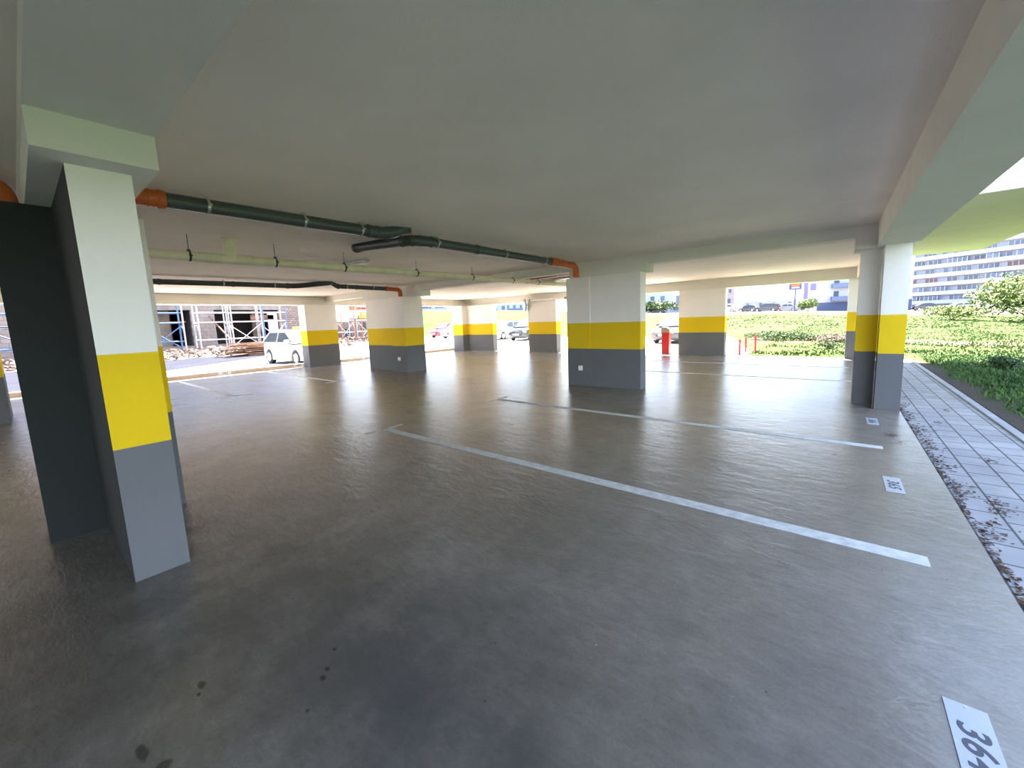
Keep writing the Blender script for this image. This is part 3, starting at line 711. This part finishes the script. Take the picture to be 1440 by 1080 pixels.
    for sd in (-1, 1):
        mb = MB(); mb.obox((.455*L, sd*h2*.72, .68*s), (.14, h2*.36, .13), -sd*.35); mb.build('headlight', 'lamp_clear', t, bevel=.02)
        mb = MB(); mb.obox((-.488*L, sd*h2*.78, .86*s), (.08, h2*.22, .24), sd*.2); mb.build('tail_light', 'lamp_red', t, bevel=.02)
        mb = MB(); mb.obox((xf0-.12, sd*(h2+.07), 1.0*s), (.12, .2, .14)); mb.build('door_mirror', paint if paint != 'car_dark' else 'black_plastic', t, bevel=.03)
    mb = MB(); mb.box(.485*L, .502*L, -.42, .42, .38, .56); mb.build('grille', 'black_plastic', t, bevel=.01)
    mb = MB(); mb.box(.496*L, .508*L, -.26, .26, .42, .53); mb.build('licence_plate', 'white_plastic', t)
    mb = MB(); mb.box(-.506*L, -.49*L, -.26, .26, .60, .71); mb.build('licence_plate', 'white_plastic', t)
    mb = MB(); mb.box(-.495*L, -.47*L, -h2*.8, h2*.8, .28, .40); mb.build('rear_bumper_insert', 'black_plastic', t)
    if taxi:
        mb = MB(); mb.box(-.14, .08, -.24, .24, 1.49*s, 1.60*s); mb.build('roof_sign', 'taxi_yellow', t, bevel=.03)['label'] = 'yellow roof sign'
    return t
rr = -PI/2
make_car('white hatchback with a yellow roof sign parked behind the left kerb', 'car_white', (-18.75, 7.72, -.02), .05, 'hatch', 3.95, 1.7, 1.47, taxi=True)
make_car('red sedan parked outside, furthest left of the far row', 'car_red', (-33.9, 29.2, -.02), rr+.12, 'sedan', 4.3, 1.7, 1.5)
make_car('white sedan parked just right of the red sedan', 'car_white', (-30.6, 28.0, -.02), rr+.12, 'sedan', 4.3, 1.72, 1.5)
make_car('silver car in the far row, mostly hidden by the far left corner column', 'car_silver', (-26.6, 27.0, -.02), rr+.12, 'sedan', 4.3, 1.72, 1.48)
make_car('white hatchback in the far row right of the corner column', 'car_white', (-22.6, 25.7, -.02), rr+.12, 'hatch', 4.1, 1.74, 1.52)
make_car('dark grey small van parked at the right end of the far row', 'car_dark', (-19.2, 25.0, -.02), rr+.12, 'suv', 4.1, 1.75, 1.62)
make_car('dark car behind the red barrier cabinet', 'car_dark', (-7.0, 23.0, -.02), rr-.1, 'sedan', 4.2, 1.7, 1.42)
def dcar(label, paint, x, y, rz, kind, **k): make_car(label, paint, (x, y, gz(x, y)), rz, kind, **k)
dcar('black estate car on the far street left of the orange and blue sign', 'car_dark', -11.3, 93.4, PI-.2, 'suv', L=4.7, H=1.6)
dcar('pale blue car right of the black estate car on the far street', 'car_silver', -8.2, 98.2, PI-.2, 'sedan', L=4.3)
dcar('white car at the left end of the far street row', 'car_white', -17.6, 88.6, PI-.2, 'sedan', L=4.2)
dcar('small dark car between the white car and the black estate car', 'car_dark', -15.6, 99.0, PI-.1, 'hatch', L=3.6)
dcar('dark car in front of the long block of flats, beside the double column', 'car_dark', 14.8, 116.2, 0.25, 'sedan', L=5.2)
dcar('first white car right of the dark one before the flats', 'car_white', 20.4, 120.4, 0.4, 'sedan', L=5.0)
dcar('second white car from the dark one before the flats', 'car_white', 24.8, 126.3, 0.4, 'hatch', L=4.6)
dcar('blue car right of the two white cars before the flats', 'car_blue', 29.6, 128.5, 0.4, 'sedan', L=4.6)
dcar('dark parked car on the slope seen right of the middle column', 'car_dark', -39.0, 108.5, PI-.3, 'suv', L=5.0, H=1.7)

# ------------------------------------------------------------------ barrier and posts
t = thing('barrier_cabinet', 'red barrier cabinet with a beige head at the far edge', 'barrier', (-5.3, 15.75, -.02))
mb = MB(); mb.box(-.15, .15, -.13, .13, 0, .84); mb.build('cabinet', 'red', t, bevel=.015)
mb = MB(); mb.box(-.16, .16, -.14, .14, .84, .97); mb.add([(-.16, -.14, .97), (.16, -.14, .97), (.16, .14, .97), (-.16, .14, .97), (-.16, -.14, 1.05), (.02, -.14, 1.05), (.02, .14, 1.05), (-.16, .14, 1.05)], [(4, 5, 6, 7), (0, 1, 5, 4), (1, 2, 6, 5), (2, 3, 7, 6), (3, 0, 4, 7)])
mb.build('head', 'beige', t)['label'] = 'beige head'
mb = MB(); mb.box(-.11, .11, -.14, -.13, .2, .7); mb.build('access_door', 'red', t)
for lb, x, y, h, br in (('left short red post with a foot plate, by the far opening', -2.72, 15.95, .55, 0), ('middle short red post carrying a bar, by the far opening', -2.76, 17.4, .55, 1), ('right short red post with a cross arm, by the far opening', -2.5, 17.9, .62, 2)):
    t = thing('red_post', lb, 'post', (x, y, -.02), 0, 'short red parking posts')
    mb = MB(); mb.tube([(0, 0, 0), (0, 0, h)], .035, n=10); mb.build('post', 'red', t, smooth=True)
    mb = MB(); mb.box(-.1, .1, -.1, .1, 0, .012); mb.build('foot_plate', 'red', t)
    if br == 1: mb = MB(); mb.tube([(0, 0, .2), (.24, .42, .34)], .02, n=8); mb.tube([(0, 0, .2), (-.2, -.2, .14)], .02, n=8); mb.build('locking_bar', 'dark_metal', t)
    if br == 2: mb = MB(); mb.tube([(-.12, .0, h*.72), (.16, 0, h*.72)], .022, n=8); mb.build('cross_arm', 'red', t)

# ------------------------------------------------------------------ building site on the left
XF = -36.0
def site_house():
    t = thing('unfinished_building', 'bare block house under construction with large dark openings behind scaffolding', 'building', (XF, 8, 0))
    def W(mb, name, mat): return shifted(mb, (XF, 8, 0)).build(name, mat, t)
    ops = [(-6.5, -3.2), (2.0, 7.75), (9.1, 13.35)]; z0, z1 = .55, 3.05; YA, YZ = -14, 17.2
    mb = MB(); y = YA
    for a, b in ops:
        mb.box(XF-.3, XF, y, a, 0, 6.4, 'brickwork'); mb.box(XF-.3, XF, a, b, 0, z0, 'brickwork'); mb.box(XF-.3, XF, a, b, z1+.35, 6.4, 'brickwork'); y = b
    mb.box(XF-.3, XF, y, YZ, 0, 6.4, 'brickwork_dark'); mb.box(XF-.3, XF-12, YZ-.3, YZ, 0, 6.4, 'brickwork_dark'); mb.box(XF-12, XF-11.7, YA, YZ, 0, 6.4, 'brickwork_dark')
    W(mb, 'wall', 'brickwork')
    mb = MB()
    for a, b in ops: mb.box(XF-.32, XF+.02, a-.25, b+.25, z1, z1+.35)
    W(mb, 'lintel', 'cement')
    mb = MB(); mb.box(XF-12, XF+.05, YA, YZ+.1, 6.4, 6.7); mb.box(XF-12, XF-.3, YA, YZ, 3.1, 3.35); mb.box(XF-12, XF-.3, YA, YZ, .0, .3); W(mb, 'floor_slab', 'cement')
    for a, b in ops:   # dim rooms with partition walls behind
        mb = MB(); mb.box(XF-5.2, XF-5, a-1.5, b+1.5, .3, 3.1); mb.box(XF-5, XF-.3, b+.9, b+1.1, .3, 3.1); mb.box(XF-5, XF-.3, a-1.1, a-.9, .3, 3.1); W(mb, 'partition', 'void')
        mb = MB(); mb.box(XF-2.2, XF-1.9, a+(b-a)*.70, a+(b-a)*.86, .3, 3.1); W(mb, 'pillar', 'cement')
    for y, h in ((13.0, 2.6),):
        mb = MB(); mb.box(XF-.25, XF-.1, y-.42, y+.28, z0, z0+h-.3); W(mb, 'door_panel', 'frame_white')
    mb = MB(); mb.box(XF-.2, XF-.1, 11.4, 13.0, z1-.75, z1-.4); W(mb, 'timber_beam', 'wood')
site_house()
# scaffolding bays
def scaffold(label, y0, y1, mats=('scaffold', 'scaffold'), planks=True, diag=True, x=-33.4, hgt=6.2):
    t = thing('scaffold_bay', label, 'scaffolding', (x, y0, 0), 0, 'scaffold bays before the unfinished building')
    for i, (dx, dy) in enumerate(((0, 0), (1.0, 0), (0, y1-y0), (1.0, y1-y0))):
        mb = MB(); mb.tube([(dx, dy, 0), (dx, dy, hgt)], .045, n=8); mb.build('upright', mats[i % 2], t)
    def tb(nm, *pp, r=.035): mb = MB(); mb.tube(list(pp), r, n=8); mb.build(nm, mats[0], t)
    for z in (.95, 2.1, 2.72, 4.3):
        for dx in (0, 1.0): tb('ledger', (dx, 0, z), (dx, y1-y0, z))
    for dy in (0, y1-y0):
        tb('transom', (0, dy, 2.0), (1, dy, 2.0))
        tb('end_arch', (0, dy, 1.2), (.25, dy, 1.75), (.5, dy, 1.9), (.75, dy, 1.75), (1, dy, 1.2), r=.03)
    if diag:
        tb('brace', (1, 0, .5), (1, y1-y0, 2.0), r=.03); tb('brace', (0, y1-y0, .5), (0, 0, 2.0), r=.03)
    if planks:
        for k in range(3): mb = MB(); mb.box(.04+k*.32, .33+k*.32, -.15, y1-y0+.15, 2.14, 2.19); mb.build('plank', 'wood', t)
scaffold('scaffold bay with bluish uprights before the leftmost dark opening', 4.8, 6.55, ('scaffold_blue', 'scaffold'))
scaffold('scaffold bay between the two dark openings', 7.3, 8.95, planks=False, diag=False)
scaffold('scaffold bay with crossed braces before the second dark opening', 9.1, 10.9, planks=False)
scaffold('scaffold bay with blue uprights at the right side of the second opening', 11.0, 12.5, ('scaffold', 'scaffold_blue'))
scaffold('scaffold bay before the rough brick wall behind the white hatchback', 14.0, 15.7, planks=False)
scaffold('scaffold bay seen past the dark wall at the left edge', -1.0, 1.4, ('scaffold_blue', 'scaffold'))
t = thing('leaning_pole', 'reddish timber pole leaning against the second dark opening', 'pole', (-33.0, 9.2, 0)); mb = MB(); mb.tube([(.6, .3, 0), (-2.9, -.45, 2.6)], .06, n=8); mb.build('pole', 'wood', t)

# rubble bank
mb = MB()
xs2 = [-35.9+i*.3 for i in range(24)]; ys2 = [-12+i*.35 for i in range(82)]
vs = [(x, y, -.06+(.34+.16*math.sin(y*1.7))*math.sin(PI*min(1, max(0, (x+36.2)/7)))*(.6+.8*random.random())) for y in ys2 for x in xs2]
nx = len(xs2); mb.add(vs, [(j*nx+i, j*nx+i+1, (j+1)*nx+i+1, (j+1)*nx+i) for j in range(len(ys2)-1) for i in range(nx-1)])
for _ in range(2600):
    x, y = rng(-35.5, -29), rng(-11, 16.5); s = rng(.04, .16)
    mb.obox((x, y, .12+.22*math.sin(PI*(x+36.2)/7)+rng(-.05, .1)), (s*rng(.6, 2), s, s*.7), rng(0, PI), None, rng(-.8, .8), rng(-.8, .8))
tag(mb.build('rubble', 'rubble'), 'bank of broken bricks and soil at the foot of the building site', 'rubble', kind='stuff')
# stack of formwork boards, one object per board
base = None
for i in range(42):
    lay = i//6; k = i % 6
    if base is None:
        mb = MB(); mb.box(-1.55, 1.55, -.11, .11, -.025, .025); base = mb.build('formwork_board', 'wood'); o = base
    else: o = base.copy(); COL.objects.link(o)
    o.location = (-28.6+k*.28+rng(-.05, .05), 9.2+rng(-.5, .5)+(.3 if lay > 4 else 0), .03+lay*.115+rng(-.01, .01)); o.rotation_euler = (rng(-.03, .03), rng(-.04, .04), PI/2+rng(-.12, .12))
    o.scale = (rng(.75, 1.1), 1, 1)
    tag(o, 'reddish formwork board in the loose stack left of the white hatchback', 'board', 'stack of formwork boards')

# second site building seen between the two left columns
t = thing('brick_building', 'half-built brick building with red and yellow panels seen between two left columns', 'building', (-40, 20, 0))
def P(name, mat, *boxes):
    mb = MB()
    for b in boxes: mb.box(*b)
    return shifted(mb, (-40, 20, 0)).build(name, mat, t)
P('wall', 'brickwork_dark', (-40.3, -40, 18.5, 24.5, 0, 2.0), (-40.3, -40, 21.5, 24.5, 2, 2.6)); P('panel', 'sign_orange', (-40.05, -39.9, 21.5, 22.4, 3.15, 3.5))['label'] = 'red panel'
P('panel', 'taxi_yellow', (-40.05, -39.9, 22.5, 23.4, 2.35, 3.0))['label'] = 'yellow panel'
P('panel', 'red', (-40.05, -39.9, 22.4, 23.6, 3.2, 3.5)); P('panel', 'frame_white', (-40.05, -39.9, 20.6, 22.3, 2.3, 3.0)); P('panel', 'frame_white', (-40.05, -39.9, 19.2, 20.1, 1.2, 1.7)); P('panel', 'win_blue', (-42, -41.9, 20.5, 23.5, 3.6, 4.4))
P('window', 'void', (-40.02, -39.98, 20.8, 21.5, .5, 1.3)); P('window', 'void', (-40.02, -39.98, 22.6, 23.2, 1.1, 1.9))
for q, (y0, y1) in enumerate(((19.3, 20.6), (21.4, 22.9))):
    scaffold(['scaffold bay left of the yellow panel between two left columns', 'scaffold bay before the red and yellow panels'][q], y0, y1, ('scaffold', 'scaffold_orange'), x=-38.6, hgt=4.5 if q else 3.4)
mb = MB()
for _ in range(900):
    x, y = rng(-39.5, -36.5), rng(17.5, 25); s = rng(.05, .22); mb.obox((x, y, rng(0, .45)*(1-(x+39.5)/4)), (s*rng(.6, 2), s, s*.7), rng(0, PI), None, rng(-.8, .8), rng(-.8, .8))
tag(mb.build('brick_heap', 'rubble'), 'heap of bricks before the half-built building between two left columns', 'bricks', kind='stuff')

# ------------------------------------------------------------------ buildings far away
def facade_thing(name, label, loc, rz): return thing(name, label, 'building', loc, rz)
# long block of flats on the right; local x runs along the facade towards the viewer's right, front faces -y
def flats():
    d = Vector((.79, -.61, 0)); rz = math.atan2(d.y, d.x); o = Vector((12.5, 191.5, .5))
    t = facade_thing('block_of_flats', 'long pale ten-storey block of flats with rows of balconies on the right', o, rz)
    Lf = 120; FH = 2.8; nf = 10
    mb = MB(); mb.box(0, 46, .0, 12, 0, 1.6+nf*FH+1); mb.box(46, Lf, -1.6, 12, 0, 1.6+nf*FH+1.0); mb.build('wall', 'block_white', t)
    for f in range(nf+1):
        z = 1.6+f*FH
        mb = MB(); mb.box(1, 45.6, -1.4, 0, z-.15, z+1.05); mb.build('balcony_parapet', 'block_band', t)
        mb = MB(); mb.box(46.3, Lf, -2.4, -1.6, z-.15, z+.95); mb.build('balcony_parapet', 'block_band', t)
    mb = MB(); mb.box(45.7, 46.2, -2.5, -1.3, 0, 1.6+nf*FH+1); mb.build('party_wall', 'block_white', t)
    rnd = random.Random(3)
    for f in range(nf):
        z = 1.6+f*FH+1.1; x = 2
        while x < 72:
            w = rnd.choice((1.3, 2.6, 3.4, 4.6)); y = -.03 if x+w < 45 else -1.63
            if not (44.2 < x+w < 47.5 or 44 < x < 47):
                m = 'win_red' if rnd.random() < .05 else 'win_blue'
                enc = rnd.random() < .3 and x < 45; yy = -1.42 if enc else y
                mb = MB(); mb.box(x, x+w, yy-.05, yy, z-.05 if enc else z-.6, z+1.25, m)
                n = max(1, int(w/1.1)); 
                for k in range(n+1): mb.box(x+w*k/n-.07, x+w*k/n+.07, yy-.1, yy-.02, z-.1 if enc else z-.6, z+1.3, 'frame_white')
                mb.build('window', m, t)
            x += w+rnd.choice((.8, 1.4, 2.2))
flats()
# white building with blue plinth and two balconies
t = facade_thing('white_building', 'white building with a blue-grey base and stacked balconies left of the far right corner column', (-3.6, 108.5, 1.2), .25)
mb = MB(); mb.box(0, 16, 0, 10, 0, 12); mb.build('wall', 'block_band', t)
mb = MB(); mb.box(-.02, 16, -.12, 0, -.5, 1.75); mb.build('plinth', 'blue_render', t)
for z in (2.0, 4.75, 7.5):
    mb = MB(); mb.box(2.4, 7.4, -1.2, 0, z, z+.95); mb.build('balcony', 'balcony_blue', t)
    mb = MB(); mb.box(2.9, 3.8, -.05, 0, z+.1, z+2.1); mb.build('balcony_door', 'blue_render', t)
t = facade_thing('billboard', 'lilac and white billboard between the orange sign and the white building', (-5.9, 104.6, 1.4), .3)
mb = MB(); mb.box(0, 2.3, -.1, .1, 2.4, 6.4); mb.build('panel', 'block_band', t); mb = MB(); mb.box(.0, .75, -.14, -.1, 2.4, 6.3); mb.box(1.2, 2.2, -.14, -.1, 4.2, 5.6); mb.build('poster', 'sign_purple', t)
mb = MB(); mb.tube([(.4, 0, -.3), (.4, 0, 2.4)], .1, n=8); mb.tube([(1.9, 0, -.3), (1.9, 0, 2.4)], .1, n=8); mb.build('post', 'steel', t)
t = thing('pole_sign', 'blue sign board with an orange emblem on a tall pole', 'sign', (-6.0, 85.0, 1.3), .1)
mb = MB(); mb.tube([(0, 0, -.3), (0, 0, 3.9)], .13, n=10); mb.build('pole', 'sign_blue', t)
mb = MB(); mb.box(-.95, .95, -.12, .12, 3.8, 5.5); mb.build('board', 'sign_blue', t)
mb = MB(); n = 20; mb.add([(0, -.14, 4.8)]+[(.72*math.cos(k*2*PI/n), -.14, 4.8+.5*math.sin(k*2*PI/n)) for k in range(n)], [(0, 1+(k+1) % n, 1+k) for k in range(n)]); mb.build('emblem', 'sign_orange', t)
mb = MB(); mb.box(-.6, .6, -.135, -.12, 4.05, 4.28); mb.build('lower_stripe', 'frame_white', t)

def far_block(label, loc, rz, w, h, d, wall, rows, roof=None, extras=()):
    t = facade_thing('far_building', label, loc, rz)
    mb = MB(); mb.box(0, w, 0, d, -1, h); mb.build('wall', wall, t)
    for (x0, x1, z0, z1, m) in rows:
        mb = MB(); mb.box(x0, x1, -.08, 0, z0, z1); mb.build('window', m, t)
    if roof: mb = MB(); mb.box(-.3, w+.3, -.3, d+.3, h, h+.35); mb.build('roof', roof, t)
    for (x0, x1, y0, y1, z0, z1, m) in extras: mb = MB(); mb.box(x0, x1, y0, y1, z0, z1); mb.build('balcony', m, t)
far_block('pale house with blue window bands behind the red car, left of the two', (-86, 62, 3.8), .85, 9.5, 7, 8, 'block_band', [(1, 5.6, 1.6, 2.5, 'win_blue'), (1, 4, .2, .9, 'balcony_blue'), (6.4, 8.6, 1.6, 2.5, 'win_blue')], 'steel')
far_block('pale house with a long blue window band behind the white sedan', (-78.8, 70.2, 3.7), .85, 13, 7.5, 8, 'block_band', [(2, 8.5, 1.5, 2.4, 'win_blue'), (1, 1.7, .2, 1, 'win_blue'), (5, 8, -.6, .4, 'blue_render'), (9.5, 10.3, .3, 1.1, 'win_blue'), (11.2, 11.8, .8, 2.2, 'blue_render')], 'steel')
far_block('white house with a grey glazed front seen right of the far left corner column', (-70.5, 74.5, 3.3), .7, 12, 5.6, 8, 'block_band', [(.6, 2.4, .2, 1.2, 'blue_render'), (.6, 1.2, 1.2, 2.0, 'win_blue'), (3.6, 4.4, 1, 2, 'win_blue'), (5, 9, .6, 1.3, 'balcony_blue'), (5, 5.5, 1.3, 2.1, 'win_blue'), (6.5, 7.2, 1.3, 2.1, 'win_blue'), (8.2, 8.8, 1.3, 2.1, 'win_blue')], 'steel')
far_block('white block of flats on the slope seen right of the middle column', (-52, 118, 1.8), .45, 13.5, 9, 9, 'block_band', [(x, x+1.2, z, z+1.3, 'win_blue') for x in (1, 4, 7, 10) for z in (1.4, 4.2)], None)
far_block('low dark blue roofed house beside the far column with the barrier', (-37.2, 113, 1.9), .4, 9, 2.6, 7, 'block_white', [(1, 3.6, .8, 1.8, 'win_blue'), (5, 6.4, .8, 1.8, 'win_blue')], 'blue_render', [(2.0, 5.0, 2, 4, 2.9, 5.0, 'balcony_blue')])
far_block('small pinkish house right of the far column with the barrier', (-22.0, 104.5, 2.0), .25, 2.7, 6.2, 5, 'pink_render', [(.4, .9, 4.2, 5.0, 'blue_render'), (1.5, 2.0, 4.2, 5.0, 'blue_render'), (1.2, 1.9, 1.8, 2.8, 'blue_render')], None)
far_block('low white hall far behind the black estate car', (-21.5, 128, 1.3), .1, 17, 3.2, 8, 'block_white', [(x, x+.7, .3, 2.6, 'win_blue') for x in (1, 4.2, 7.5, 11, 14)], None)

# ------------------------------------------------------------------ light
w = bpy.data.worlds.new('world'); scene.world = w; w.use_nodes = True; nt = w.node_tree
bg = nt.nodes['Background']; tc = N(nt, 'ShaderNodeTexCoord'); sp = N(nt, 'ShaderNodeSeparateXYZ'); nt.links.new(tc.outputs['Generated'], sp.inputs[0])
c = ramp(nt, sp.outputs[2], [(0, (.95, .98, 1.0)), (.1, (.72, .86, 1.0)), (.3, (.34, .44, .66)), (1, (.23, .33, .56))])
cl = ramp(nt, noise(nt, tc.outputs['Generated'], 2.2, 6, .6), [(.5, (0, 0, 0)), (.75, (.5,)*3)])
nt.links.new(mixc(nt, cl, c, (.95, .97, 1, 1)), bg.inputs['Color'])
bg.inputs['Strength'].default_value = .85
sl = bpy.data.lights.new('sun', 'SUN'); sl.energy = 8.5; sl.angle = .01; sl.color = (1, .865, .71)
so = bpy.data.objects.new('sun', sl); COL.objects.link(so)
el = math.radians(57); hd = Vector((-.36, .93, 0)).normalized(); dirv = -(hd*math.cos(el)+Vector((0, 0, math.sin(el))))
so.rotation_euler = dirv.to_track_quat('-Z', 'Y').to_euler(); so.location = (-10, 30, 30)

scene.view_settings.view_transform = 'Standard'; scene.view_settings.look = 'None'
scene.view_settings.gamma = 1; scene.view_settings.use_curve_mapping = False
scene.view_settings.exposure = 3.08
